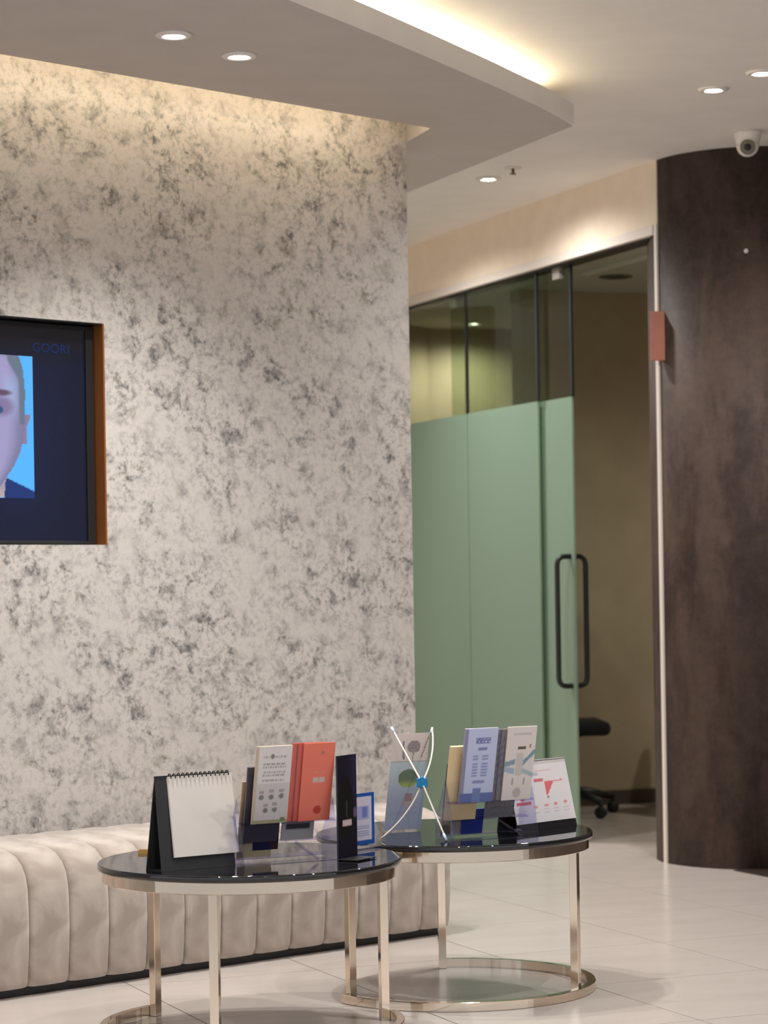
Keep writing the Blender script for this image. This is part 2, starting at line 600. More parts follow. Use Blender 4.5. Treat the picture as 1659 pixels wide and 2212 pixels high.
# glass front: header wall, white frame, fixed panes, sliding leaf
HEAD = 2.735
bm = B(); ab_box(bm, 0.0, 6.5, 0.0, 0.03, HEAD + 0.028, CEIL)
struct('wall_front', bm, M['cream'], 'cream wall band above the glass partition')
bm = B(); ab_box(bm, 0.03, 6.5, -0.006, 0.11, HEAD - 0.014, HEAD + 0.028)
struct('trim_5', bm, M['white_paint'], 'white frame rail along the top of the glass partition')
bm = B(); ab_box(bm, 0.0, 0.022, -0.004, 0.010, 0, HEAD + 0.028)
struct('trim_6', bm, M['white_paint'], 'slim white door jamb beside the dark column')
bm = B(); ab_box(bm, 0.03, 6.5, 0.02, 0.10, HEAD - 0.024, HEAD - 0.014)
struct('trim_7', bm, M['black_metal'], 'dark sliding track under the white rail')
FROST = 2.095


def glass_panel(name, t0, t1, q, label, seal_side):
    bm = B(); ab_box(bm, t0, t1, q, q + 0.010, FROST, HEAD - 0.024)
    o = obj(name, bm, M['glass']); o['kind'] = 'structure'; o['label'] = label
    bm = B(); ab_box(bm, t0, t1, q, q + 0.010, 0.008, FROST)
    obj('frosted_pane', bm, M['frost'], o)
    bm = B(); ab_box(bm, t0 - 0.008, t0 + 0.006, q - 0.002, q + 0.012, FROST, HEAD - 0.024)
    s = obj('edge_seal', bm, M['black_rubber'], o); s['label'] = 'black rubber seal'
    return o


glass_panel('window_1', 1.245, 2.048, 0.030, 'fixed glass pane with frosted lower part next to the sliding door', 1)
w2 = glass_panel('window_2', 2.058, 3.6, 0.030, 'fixed glass pane half hidden behind the marble wall', 1)
leaf = glass_panel('door_1', 0.945, 2.305, 0.060, 'frosted sliding glass door leaf pushed half open', 1)
for t in (1.07, 2.255):
    bm = B(); ab_box(bm, t - 0.035, t + 0.035, 0.050, 0.078, HEAD - 0.075, HEAD - 0.015)
    h = obj('door_hanger', bm, principled('hanger_grey', S(168, 160, 152), 0.4), leaf); h['label'] = 'small white hanger clamp'
for sgn in (-1, 1):
    bm = B()
    q0 = 0.065; q1 = q0 + sgn * 0.075
    tt = 0.985
    z0, z1 = 0.735, 1.345
    pts = [AB(tt, q0, z1)] + [tuple(v) for v in bez(AB(tt, q1 - sgn * 0.04, z1), AB(tt, q1, z1), AB(tt, q1, z1 - 0.045), 6)]
    pts += [tuple(v) for v in bez(AB(tt, q1, z0 + 0.045), AB(tt, q1, z0), AB(tt, q1 - sgn * 0.04, z0), 6)] + [AB(tt, q0, z0)]
    tube(bm, pts, 0.0125, 12)
    h = obj('door_handle', bm, M['black_metal'], leaf, True); h['label'] = 'long black bar handle'

# round column
bm = B(); lathe(bm, [(0.45, 0.0), (0.45, CEIL)], 96)
col = struct('column', bm, M['column'], 'round column clad in dark brown laminate', True)
col.location = (1.630, 10.56, 0)
for p in col.data.polygons:
    p.use_smooth = abs(p.normal.z) < 0.5

# treatment room behind the glass
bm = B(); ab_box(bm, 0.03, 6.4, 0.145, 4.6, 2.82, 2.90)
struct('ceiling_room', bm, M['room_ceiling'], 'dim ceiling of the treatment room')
Rr = Vector((1.525, 13.371, 0))
rq = (Rr - P0).dot(A)                 # the wall facing the door runs square to the glass front


def wall_seg(bm, p, q, th, z1):
    p, q = Vector(p), Vector(q); d = (q - p).normalized(); n = Vector((-d.y, d.x)) * th
    prism(bm, [tuple(p), tuple(q), tuple(q + n), tuple(p + n)], 0, z1)


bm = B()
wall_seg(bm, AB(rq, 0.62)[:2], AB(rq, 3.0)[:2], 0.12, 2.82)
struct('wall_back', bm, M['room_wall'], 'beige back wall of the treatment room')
bm = B()

ab_box(bm, rq - 0.012, rq - 0.0005, 0.62, 3.0, 0, 0.078)
struct('baseboard_back', bm, principled('brown_skirting', S(74, 62, 54), 0.5), 'dark brown skirting of the treatment room')
bm = B()
far_l = (0.30, 14.95); far_r = (2.0, 15.35)
wall_seg(bm, far_l, far_r, 0.12, 2.82)
struct('wall_far', bm, M['room_wall'], 'beige wall of the recess deeper in the treatment room')
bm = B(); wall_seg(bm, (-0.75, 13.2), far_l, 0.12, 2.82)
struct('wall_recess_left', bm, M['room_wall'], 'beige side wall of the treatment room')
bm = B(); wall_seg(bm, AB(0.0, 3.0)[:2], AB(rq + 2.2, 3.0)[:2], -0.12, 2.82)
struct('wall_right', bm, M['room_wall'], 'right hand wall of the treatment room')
bm = B(); wall_seg(bm, AB(0.0, 0.06)[:2], AB(0.0, 3.0)[:2], -0.05, CEIL)
struct('wall_room_near', bm, M['room_wall'], 'near wall of the treatment room behind the column')
# added side wall out of frame, keeps light off the column's right side
bm = B(); wall_seg(bm, (2.05, 10.4), (4.8, 4.6), -0.12, CEIL)
struct('wall_light_block_right', bm, principled('brown_wall', S(96, 86, 80), 0.5), 'added unseen brown side wall of the lobby, blocking light')
# end of the corridor behind the marble wall
bm = B(); wall_seg(bm, (-3.4, 9.0), (-4.4, 17.0), 0.12, CEIL)
struct('wall_corridor_end', bm, M['cream'], 'cream end wall of the corridor')
# ------------------------------------------------------------------ ceiling lamps
def make_downlight():
    root = thing('downlight', '', 'ceiling light')
    bm = B()
    lathe(bm, [(0.030, -0.001), (0.036, -0.009), (0.052, -0.008), (0.058, -0.0003), (0.056, 0.0), (0.030, 0.0)], 40, closed=True)
    obj('trim_ring', bm, M['white_plastic'], root, True)
    bm = B()
    lathe(bm, [(0.0, -0.0035), (0.027, -0.0035), (0.030, -0.001), (0.0, -0.0005)], 32)
    obj('lens', bm, M['lens'], root, True)
    ld = bpy.data.lights.new('downlight_beam', 'SPOT')
    ld.energy = 74; ld.color = (1.0, 0.972, 0.94); ld.spot_size = math.radians(160); ld.spot_blend = 1.0
    ld.shadow_soft_size = 0.03
    lo = bpy.data.objects.new('beam', ld); C.objects.link(lo); lo.parent = root; lo.location = (0, 0, -0.015)
    return root


dl = make_downlight()
spots = [
    ((-0.610, 7.291, SOF), 'left one of the two round downlights in the dropped soffit'),
    ((-0.429, 7.588, SOF), 'right one of the two round downlights in the dropped soffit'),
    ((0.498, 10.796, CEIL), 'round downlight beside the small sprinkler near the glass partition'),
    ((1.252, 8.931, CEIL), 'round downlight in the ceiling left of the one cut by the frame'),
    ((1.387, 8.654, CEIL), 'round downlight in the ceiling cut by the right picture edge'),
    ((-0.95, 6.0, SOF), 'round downlight in the soffit nearer the camera, out of view'),
    ((0.55, 6.3, CEIL), 'round downlight in the ceiling over the tables, out of view'),
    ((1.3, 6.0, CEIL), 'round downlight in the ceiling right of the tables, out of view'),
    ((0.35, 4.2, CEIL), 'round downlight in the ceiling close to the camera, out of view'),
]
for i, (loc, lab) in enumerate(spots):
    o = dl if i == 0 else copy_tree(dl)
    o.location = loc
    tag(o, lab, 'ceiling light', 'round recessed downlights')
for o in [x for x in bpy.data.objects if x.name.startswith('downlight') and x.type == 'EMPTY' and abs(x.location.z - SOF) < 0.001]:
    for ch in [x for x in bpy.data.objects if x.parent == o and x.type == 'LIGHT']:
        ch.data = ch.data.copy(); ch.data.energy = 92; ch.data.spot_size = math.radians(112)
for loc, lab in (((-0.12, 11.75, CEIL), 'added unseen corridor downlight nearest the glass partition, hidden behind the marble wall'),
                 ((-1.25, 11.3, SOF), 'added unseen corridor downlight in the soffit, hidden behind the marble wall'),
                 ((-2.5, 11.6, CEIL), 'added unseen corridor downlight at the far end, hidden behind the marble wall')):
    o = copy_tree(dl); o.location = loc  # added, unseen lamps that brighten the cream band and the corridor
    tag(o, lab, 'ceiling light', 'round recessed downlights')
    for ch in [x for x in bpy.data.objects if x.parent == o and x.type == 'LIGHT']:
        ch.data = ch.data.copy(); ch.data.energy = 125; ch.data.spot_size = math.radians(160)
# lamp inside the treatment room
o = copy_tree(dl)
o.location = (0.575, 14.682, 2.82)
tag(o, 'lit lamp seen through the clear glass above the frosted panes', 'ceiling light', 'round recessed downlights')
for ch in [x for x in bpy.data.objects if x.parent == o and x.type == 'LIGHT']:
    ch.data = ch.data.copy(); ch.data.energy = 46; ch.data.color = (1.0, 0.94, 0.84); ch.data.spot_size = math.radians(160)

# added lamp, unseen behind the column, to brighten the treatment room
o2 = copy_tree(o)
o2.location = AB(1.1, 2.3, 2.82)
tag(o2, 'added unseen fill lamp in the treatment room, behind the column', 'ceiling light', 'round recessed downlights')
for ch in [x for x in bpy.data.objects if x.parent == o2 and x.type == 'LIGHT']:
    ch.data = ch.data.copy(); ch.data.energy = 85

# sprinkler
r = thing('sprinkler_head', 'small fire sprinkler in the ceiling beside a downlight', 'sprinkler', (0.594, 10.533, CEIL))
bm = B(); lathe(bm, [(0.0, -0.004), (0.034, -0.008), (0.040, -0.0005), (0.0, -0.0002)], 28)
obj('escutcheon', bm, M['white_plastic'], r, True)
bm = B(); lathe(bm, [(0.0, -0.030), (0.013, -0.030), (0.014, -0.026), (0.006, -0.024), (0.006, -0.003), (0.0, -0.003)], 20)
obj('deflector', bm, principled('brass_dark', S(120, 100, 70), 0.4, 0.6), r, True)

# security camera
r = thing('security_camera', 'white dome security camera on the ceiling in front of the column', 'security camera', (1.508, 9.79, CEIL))
bm = B(); lathe(bm, [(0.0, -0.0005), (0.056, -0.0005), (0.056, -0.012), (0.049, -0.034), (0.046, -0.055), (0.0, -0.055)], 40)
obj('base', bm, M['white_plastic'], r, True)
bm = B()
prof = [(0.0, -0.1)] + [(0.046 * math.sin(a), -0.056 - 0.046 * math.cos(a)) for a in [math.pi * k / 24 for k in range(1, 13)]] + [(0.0, -0.056)]
prof[0] = (0.0, -0.102)
lathe(bm, prof, 40)
ball = obj('ball', bm, M['white_plastic'], r, True)
to_cam = (Vector((0.0, 0, 1.2)) - Vector((1.508, 9.79, CEIL - 0.062))).normalized()
rotq = to_cam.to_track_quat('Z', 'Y')
for nm, prf, mt in (('lens_ring', [(0.0, 0.040), (0.030, 0.036), (0.031, 0.047), (0.027, 0.049), (0.0, 0.0470)], principled('grey_lens_ring', S(118, 112, 98), 0.4)),
                    ('lens', [(0.0, 0.046), (0.015, 0.046), (0.014, 0.0505), (0.0, 0.052)], M['black_plastic'])):
    bm = B(); lathe(bm, prf, 28)
    bmesh.ops.transform(bm, matrix=Matrix.Translation((0, 0, -0.062)) @ rotq.to_matrix().to_4x4(), verts=bm.verts[:])
    o = obj(nm, bm, mt, ball, True)

# copper room sign on the jamb
r = thing('room_sign', 'small blank copper plate sign fixed to the white door jamb', 'sign', (1.203, 10.372, 2.17))
bm = B(); box(bm, -0.036, 0.036, -0.010, 0.010, 0.0, 0.212, 0.0015)
obj('plate', bm, M['copper'], r)
bm = B(); box(bm, -0.010, 0.008, 0.010, 0.022, 0.07, 0.14)
obj('bracket', bm, M['black_metal'], r)

# white knob on the column
bm = B(); lathe(bm, [(0.0, 0.0), (0.009, 0.0), (0.010, 0.006), (0.006, 0.011), (0.0, 0.012)], 20)
kn = obj('wall_knob', bm, M['white_plastic'], None, True)
kn.location = (1.545, 10.113, 2.60); kn.rotation_euler = (math.radians(90), 0, math.radians(-14))
tag(kn, 'tiny white round knob stuck on the dark column', 'knob')

# dim round vent and curtain track in the treatment room ceiling
r = thing('ceiling_vent', 'dark round vent in the dim treatment room ceiling', 'vent', (1.237, 12.577, 2.82))
bm = B(); lathe(bm, [(0.062, -0.001), (0.066, -0.008), (0.086, -0.006), (0.088, -0.0005), (0.062, -0.0003)], 36, closed=True)
obj('flange', bm, principled('vent_grey', S(96, 92, 84), 0.6), r, True)
bm = B(); lathe(bm, [(0.0, -0.006), (0.05, -0.006), (0.06, -0.001), (0.0, -0.0005)], 30)
obj('baffle', bm, M['black_plastic'], r, True)
bm = B(); ab_box(bm, 0.35, 1.9, 0.62, 0.66, 2.805, 2.8195)
ct = obj('curtain_track', bm, M['white_plastic'])
tag(ct, 'white ceiling track inside the treatment room', 'track')

# ------------------------------------------------------------------ television
r = thing('television', 'wall television showing a portrait photo on dark blue, set in the marble wall', 'television', (0, 0, 0))
r.location = Wo + Wd * TV0 + Wn * 0.046 + Vector((0, 0, TVZ0))
r.rotation_euler = (0, 0, wang)
TW, TH = TV1 - TV0, TVZ1 - TVZ0


def tv_rect(name, x0, x1, z0, z1, y, th, mat):
    bm = B(); box(bm, x0, x1, y, y + th, z0, z1, 0.001)
    return obj(name, bm, mat, r)


tv_rect('housing', 0.010, TW - 0.012, 0.004, TH - 0.008, 0.012, 0.045, M['black_plastic'])
for nm, x0, x1, z0, z1 in (('bezel', 0.010, TW - 0.012, TH - 0.022, TH - 0.008), ('bezel', 0.010, TW - 0.012, 0.004, 0.014),
                           ('bezel', TW - 0.042, TW - 0.012, 0.014, TH - 0.022), ('bezel', 0.010, 0.040, 0.014, TH - 0.022)):
    tv_rect(nm, x0, x1, z0, z1, 0.0, 0.012, M['black_plastic'])


def smooth(a, lo, hi):
    t = min(1, max(0, (a - lo) / (hi - lo)))
    return t * t * (3 - 2 * t)


def mixc3(a, b2, t):
    return tuple(x + (y - x) * t for x, y in zip(a, b2))


def screen_paint(a, b2):
    c = (20, 24, 44)
    c = mixc3(c, (24, 36, 74), 0.5 * (1 - smooth(abs(a - 0.78), 0.02, 0.22)) * (1 - smooth(abs(b2 - 0.45), 0.1, 0.6)))
    return mixc3(c, (25, 22, 24), smooth(b2, 0.80, 1.0))


x0s, x1s, z0s, z1s = 0.040, TW - 0.042, 0.014, TH - 0.022


class LocalRoot:
    location = (0, 0, 0)


scr = sheet('screen', (x0s, 0.0115, z0s), (1, 0, 0), (0, 0, 1), x1s - x0s, z1s - z0s, 0.0005, screen_paint, M['screen'], None, 60, 30, (10, 10, 12))
scr.parent = r


# portrait: blond man in a dark blue jacket before a light blue ground, only its right half is inside the frame
def portrait(a, b2):
    # a 0..1 across the picture, face centre at 0.5; b2 0..1 upwards
    sky = (84, 172, 242)
    skin = (152, 146, 186)
    dx = abs(a - 0.5) / 1.2
    c = sky
    # shoulders
    sh_y = 0.135 - max(0, dx - 0.20) * 0.40
    neck = 0.175
    if b2 < 0.16 and dx < neck + 0.02 and b2 > 0.0:
        c = mixc3((150, 140, 160), (176, 160, 160), 1 - smooth(b2, 0, 0.12))
    if b2 < sh_y and dx > neck - (0.16 - b2) * 0.12 + 0.005:
        c = (30, 52, 110)
    # head outline half width by height
    prof = [(0.08, 0.13), (0.13, 0.17), (0.22, 0.245), (0.32, 0.30), (0.40, 0.325), (0.55, 0.345), (0.75, 0.35), (0.9, 0.335), (1.0, 0.30)]
    hw = 0.0
    for (y0, w0), (y1, w1) in zip(prof, prof[1:]):
        if y0 <= b2 <= y1:
            hw = w0 + (w1 - w0) * (b2 - y0) / (y1 - y0)
    if b2 > 1.0:
        hw = 0.30
    if b2 > 0.08:
        # ear
        if 0.38 < b2 < 0.585 and dx < 0.362 + 0.03 * smooth(b2, 0.5, 0.58) and dx > 0.30:
            c = (130, 118, 150)
        if dx < hw:
            c = mixc3(skin, (118, 116, 150), smooth(dx, hw * 0.55, hw))
            c = mixc3(c, (150, 178, 216), 0.5 * (1 - smooth(abs(dx - 0.23), 0.02, 0.10)) * (1 - smooth(abs(b2 - 0.72), 0.05, 0.2)))
            # hair
            hl = 0.285 - 0.10 * smooth(b2, 0.80, 1.0)
            if b2 > 0.52:
                c = mixc3(c, (98, 112, 128), smooth(dx, hl, hl + 0.03))
            c = mixc3(c, (124, 112, 140), 0.7 * smooth(b2, 0.97, 1.02))
            # brow, socket, eye
            d = max(0, 1 - ((dx - 0.135) / 0.12) ** 2 - ((b2 - 0.735) / 0.028) ** 2)
            c = mixc3(c, (94, 76, 96), min(1, d * 1.4))
            d = max(0, 1 - ((dx - 0.15) / 0.125) ** 2 - ((b2 - 0.64) / 0.085) ** 2)
            c = mixc3(c, (116, 100, 136), 0.75 * min(1, d * 1.3))
            d = max(0, 1 - ((dx - 0.125) / 0.045) ** 2 - ((b2 - 0.615) / 0.032) ** 2)
            c = mixc3(c, (52, 78, 118), min(1, d * 1.8))
            # nose and mouth
            d = max(0, 1 - ((dx - 0.055) / 0.05) ** 2 - ((b2 - 0.375) / 0.05) ** 2)
            c = mixc3(c, (132, 96, 130), 0.7 * min(1, d * 1.4))
            d = max(0, 1 - (dx / 0.125) ** 2 - ((b2 - 0.235) / 0.028) ** 2)
            c = mixc3(c, (138, 92, 122), 0.8 * min(1, d * 1.5))
    return c


px1 = (TV1 - TV0) - (-1.447 + 1.738) + 0.036
pic_w = 0.395
pic = sheet('portrait_picture', (px1 - pic_w, 0.0105, 1.523 - TVZ0), (1, 0, 0), (0, 0, 1), pic_w, 0.47, 0.0004, portrait, M['screen'], None, 110, 130, (10, 10, 12))
pic.parent = scr
tx = bpy.data.curves.new('caption', 'FONT')
tx.body = 'GOORI'; tx.size = 0.043; tx.extrude = 0.0003; tx.space_character = 1.15
tob = bpy.data.objects.new('caption_text', tx); C.objects.link(tob)
bpy.context.view_layer.update()
me = bpy.data.meshes.new_from_object(tob.evaluated_get(bpy.context.evaluated_depsgraph_get()))
bpy.data.objects.remove(tob)
me.materials.clear(); me.materials.append(emissive('caption_glow', S(36, 48, 92), 1.0))
cap = bpy.data.objects.new('caption', me); C.objects.link(cap)
cap.parent = scr; cap.rotation_euler = (math.pi / 2, 0, 0)
cap.location = (TW - 0.255, 0.0098, 0.642)

# ------------------------------------------------------------------ channel tufted bench sofa
CW = 0.1459
sofa = thing('bench_sofa', 'beige velvet bench sofa with vertical channel tufting against the marble wall', 'sofa', (0.231, 8.371, 0), math.atan2(0.67003, 0.74233))
prof = [(0.06, 0.024), (0.022, 0.027), (0.006, 0.05), (-0.002, 0.12), (-0.006, 0.20), (-0.004, 0.27), (0.0, 0.325), (0.012, 0.366), (0.034, 0.398), (0.068, 0.423),
        (0.12, 0.437), (0.20, 0.442), (0.32, 0.442), (0.43, 0.440), (0.49, 0.43), (0.52, 0.40), (0.525, 0.30), (0.525, 0.04)]
nrm = []
for i in range(len(prof)):
    p = Vector(prof[max(i - 1, 0)]); q = Vector(prof[min(i + 1, len(prof) - 1)])
    t = (q - p).normalized(); nrm.append(Vector((-t.y, t.x)))


def channel_mesh(end):
    bm = B(); ns = 14; cols = []
    for k in range(ns + 1):
        s = -1 + 2 * k / ns
        e = abs(s)
        inset = 0.017 * (e ** 9) + 0.004 * e * e
        if end and s > 0:
            inset = 0.040 * (e ** 6) + 0.003 * e * e
        cols.append([bm.verts.new((s * CW / 2 * (0.999), p[0] - n.x * inset, p[1] - n.y * inset * (0.62 if p[1] > 0.05 else 0.2))) for p, n in zip(prof, nrm)])
    for a, c in zip(cols, cols[1:]):
        for i in range(len(prof) - 1):
            bm.faces.new([a[i], c[i], c[i + 1], a[i + 1]])
        bm.faces.new([a[-1], c[-1], c[0], a[0]])
    bm.faces.new(cols[0]); bm.faces.new(cols[-1][::-1])
    return bm


c_end = obj('channel', channel_mesh(True), M['velvet'], sofa, True)
c_end.location = (-CW / 2, 0, 0)
c_mid = obj('channel', channel_mesh(False), M['velvet'], sofa, True)
c_mid.location = (-CW * 1.5, 0, 0)
for k in range(2, 18):
    c = c_mid.copy(); C.objects.link(c); c.parent = sofa; c.location = (-CW * (k + 0.5), 0, 0)
bm = B(); box(bm, -CW * 18 + 0.04, -0.04, 0.045, 0.49, 0.0, 0.026)
pl = obj('plinth', bm, M['black_plastic'], sofa); pl['label'] = 'black recessed plinth'

# ------------------------------------------------------------------ nesting coffee tables
TR, TH2 = 0.416, 0.471


def make_table():
    root = thing('coffee_table', '', 'table')
    bm = B()
    lathe(bm, [(0.0, TH2), (TR - 0.004, TH2), (TR - 0.001, TH2 - 0.002), (TR, TH2 - 0.005), (TR, TH2 - 0.014), (TR - 0.003, TH2 - 0.018), (0.0, TH2 - 0.018)], 128)
    o = obj('tabletop', bm, M['stone'], root)
    for p in o.data.polygons:
        p.use_smooth = abs(p.normal.z) < 0.9
    bm = B(); arc_band(bm, TR - 0.034, TR - 0.012, TH2 - 0.050, TH2 - 0.018, 0, 360, 128)
    obj('rim', bm, M['steel'], root)
    bm = B(); arc_band(bm, TR - 0.020, TR + 0.002, 0.0, 0.027, 120, 360, 96)
    obj('base_ring', bm, M['steel'], root)
    for k in range(3):
        a = math.radians(120 * k)
        bm = B(); box(bm, -0.012, 0.012, -0.012, 0.012, 0.0, TH2 - 0.050, 0.001,
                      Matrix.Rotation(a, 4, 'Z') @ Matrix.Translation((TR - 0.033, 0, 0)))
        obj('leg', bm, M['steel'], root)
    return root


tabs = [((-0.380, 6.60, 0), 19, 'round black-topped steel coffee table in front, holding the blank flip calendar'),
        ((0.199, 7.244, 0), 95, 'round black-topped steel coffee table behind, holding the printed desk calendar')]
tb = make_table()
for i, (loc, rz, lab) in enumerate(tabs):
    o = tb if i == 0 else copy_tree(tb)
    o.location = loc; o.rotation_euler = (0, 0, math.radians(rz))
    tag(o, lab, 'table', 'round coffee tables')
ZT = TH2

# ------------------------------------------------------------------ things on the front table
Z = Vector((0, 0, 1))
# flip calendar, seen from its blank side
fl = Vector((-0.594, 6.306, ZT)); fr = Vector((-0.389, 6.447, ZT)); bl = Vector((-0.640, 6.352, ZT))
r = thing('flip_calendar', 'black easel flip calendar showing a blank white page with a wire spiral', 'calendar', fl)
wdir = (fr - fl).normalized(); wlen = 0.225
ridge_l = Vector((-0.6165, 6.375, 0.717))
up = (ridge_l - fl); hlen = up.length
bm = B(); slab(bm, fl, wdir, up, wlen, hlen, 0.003)
fp = obj('front_panel', bm, M['black_card'], r, False, True)
upb = (ridge_l - bl)
bm = B(); slab(bm, bl + wdir * wlen, -wdir, upb, wlen, upb.length, 0.003)
obj('back_panel', bm, M['black_card'], r, False, True)
bm = B(); slab(bm, bl + Vector((0, 0, 0.0005)), wdir, (fl - bl), wlen, (fl - bl).length, 0.0005)
obj('foot_panel', bm, M['black_card'], r, False, True)
nf = wdir.cross(up.normalized())
pg = fl + wdir * 0.036 + up.normalized() * 0.034 + nf * 0.006
for k in range(3):
    bm = B(); slab(bm, pg + nf * (0.0012 * k) + wdir * 0.001 * k, wdir, up - nf * 0.006, 0.197, hlen - 0.034 - 0.004, 0.0006)
    pgo = obj('page', bm, M['paper'], r, False, True)
    pgo.parent = fp
for k in range(14):
    c = ridge_l + wdir * (0.044 + 0.0136 * k) + nf * 0.003 + Z * 0.001
    bm = B()
    un = up.normalized()
    tube(bm, [c + (nf * math.cos(t) * 0.009 + un * (math.sin(t) * 0.009 - 0.007)) for t in [2 * math.pi * q / 12 - 0.6 for q in range(11)]], 0.0019, 6)
    rg = obj('spiral_ring', bm, M['spiral'], r, True, True)
    rg.parent = fp

# small gold piece at the table edge
r = thing('trinket_tray', 'small gold tray at the far table edge, peeking out behind the flip calendar', 'tray', (-0.672, 6.775, ZT))
bm = B(); box(bm, -0.03, 0.03, -0.012, 0.012, 0.0, 0.002, 0.0004)
obj('tray_floor', bm, M['gold'], r)
for x0, x1, y0, y1 in ((-0.03, 0.03, -0.013, -0.011), (-0.03, 0.03, 0.011, 0.013), (-0.031, -0.029, -0.012, 0.012), (0.029, 0.031, -0.012, 0.012)):
    bm = B(); box(bm, x0, x1, y0, y1, 0.0, 0.009)
    obj('tray_side', bm, M['gold'], r)

# brochure stands, both seen from behind (they face the sofa)
SW = Vector((0.8924, 0.4512, 0)); SR = Vector((0.4512, -0.8924, 0))
LEAN = math.radians(13)
SU = SR * math.sin(LEAN) + Z * math.cos(LEAN)
SN = SW.cross(SU)              # towards the viewer's side


def make_stand(loc, label):
    """origin: on the table under the lower left corner of the rear pocket"""
    root = thing('brochure_stand', label, 'brochure stand', loc)
    o = Vector(loc)
    tiers = [(0.0, 0.108), (-0.032, 0.056), (-0.064, 0.010)]
    width = 0.280
    for k, (rr, zz) in enumerate(tiers):
        p = o + SR * rr + Z * zz - SW * 0.032
        h = 0.232 if k == 0 else 0.12
        bm = B(); slab(bm, p + SN * 0.012, SW, SU, width, h, 0.0022)
        obj('pocket_back', bm, M['acrylic'], root, False, True)
        bm = B(); slab(bm, p - SN * 0.012, SW, SU, width, 0.06, 0.0022)
        obj('pocket_front', bm, M['acrylic'], root, False, True)
        bm = B(); slab(bm, p - SN * 0.012, SW, SN, width, 0.024, 0.002)
        obj('pocket_floor', bm, M['acrylic_edge'], root, False, True)
    for s in (-0.034, width - 0.032):
        q = [o + SR * r_ + Z * z_ + SW * s for r_, z_ in ((-0.078, 0.0), (-0.076, 0.07), (-0.044, 0.115), (-0.012, 0.175), (0.014, 0.11), (0.035, 0.0))]
        bm = B()
        a = [bm.verts.new(v) for v in q]; b3 = [bm.verts.new(v + SW * 0.002) for v in q]
        bm.faces.new(a); bm.faces.new(b3[::-1])
        for i in range(len(q)):
            j = (i + 1) % len(q)
            bm.faces.new([a[i], b3[i], b3[j], a[j]])
        obj('side_panel', bm, M['acrylic_edge'], root, False, True)
    bm = B(); slab(bm, o - SW * 0.034 + SR * 0.035 + Z * 0.003, SW, -SR, width + 0.004, 0.113, 0.003)
    obj('base_plate', bm, M['acrylic'], root, False, True)
    bm = B(); tube(bm, [o + SW * 0.125 + SR * 0.016 + Z * 0.055, o + SW * 0.185 + SR * 0.034 + Z * 0.006], 0.004, 8)
    obj('strut', bm, M['acrylic_edge'], root, True, True)
    bm = B(); tube(bm, [o + SW * 0.1205 + SN * 0.0065 + Z * 0.112, o + SW * 0.1205 + SN * 0.0065 + SU * 0.215 + Z * 0.112], 0.0022, 8)
    obj('divider', bm, M['acrylic_edge'], root, True, True)
    return root


def brochure(stand_loc, tier, w0, w, h, paint, label, group, thick=0.004, side=(214, 196, 168), lift=0.0, extra=0.0, nx=36, ny=76):
    tiers = [(0.0, 0.108), (-0.032, 0.056), (-0.064, 0.010)]
    rr, zz = tiers[tier]
    o = Vector(stand_loc) + SR * rr + Z * (zz + 0.0025 + lift) + SW * w0 + SN * (0.009 - extra)
    b = sheet('brochure', (0, 0, 0), SW, SU, w, h, thick, paint, M['print'], None, nx, ny, side)
    b.location = o
    return tag(b, label, 'brochure', group)


def rect(a, b, x0, x1, y0, y1):
    return x0 <= a <= x1 and y0 <= b <= y1


def white_list(a, b):
    c = (232, 226, 222)
    if b < 0.52:
        c = (214, 208, 205)
    if a < 0.07:
        c = (206, 190, 166)
    for y in (0.86, 0.77, 0.735, 0.66, 0.625, 0.56):
        if abs(b - y) < 0.013 and 0.2 < a < 0.86 and (math.sin(a * 90 + y * 300) > -0.6):
            c = (176, 168, 168)
    if (a - 0.46) ** 2 + ((b - 0.87) * 1.9) ** 2 < 0.0032:
        c = (132, 124, 128)
    for cx, cy in ((0.22, 0.34), (0.5, 0.345), (0.78, 0.35), (0.36, 0.17), (0.62, 0.175)):
        d = (a - cx) ** 2 + ((b - cy) * 1.9) ** 2
        if d < 0.0045:
            c = (134, 128, 126)
        elif abs(a - cx) < 0.07 and abs(b - cy - 0.07) < 0.02:
            c = (170, 162, 160)
    if b < 0.05:
        c = (168, 164, 130)
    if rect(a, b, 0.8, 0.92, 0.02, 0.075):
        c = (120, 140, 88)
    return c


def coral(a, b):
    c = (240, 122, 98)
    if abs(b - 0.62) < 0.012 and 0.32 < a < 0.78 and math.sin(a * 120) > -0.3:
        c = (228, 140, 118)
    if abs(b - 0.525) < 0.035 and (0.38 < a < 0.55 or 0.58 < a < 0.74):
        c = (206, 190, 178)
    if ((a - 0.58)) ** 2 + ((b - 0.14) * 2.1) ** 2 < 0.014:
        c = (200, 46, 34)
    if (a - 0.62) ** 2 + ((b - 0.87) * 2.1) ** 2 < 0.0028:
        c = (190, 110, 100)
    return c


def coral_plain(a, b):
    return mixc3((222, 104, 86), (204, 92, 76), a)


def navy_low(a, b):
    return (26, 24, 74) if a < 0.75 else (70, 30, 40)


def card_low(a, b):
    if rect(a, b, 0.12, 0.88, 0.26, 0.42):
        return (48, 46, 54)
    return (172, 168, 170)


def cream_page(a, b):
    return (206, 186, 150) if a > 0.2 else (190, 160, 116)


def dark_page(a, b):
    return (58, 50, 66)


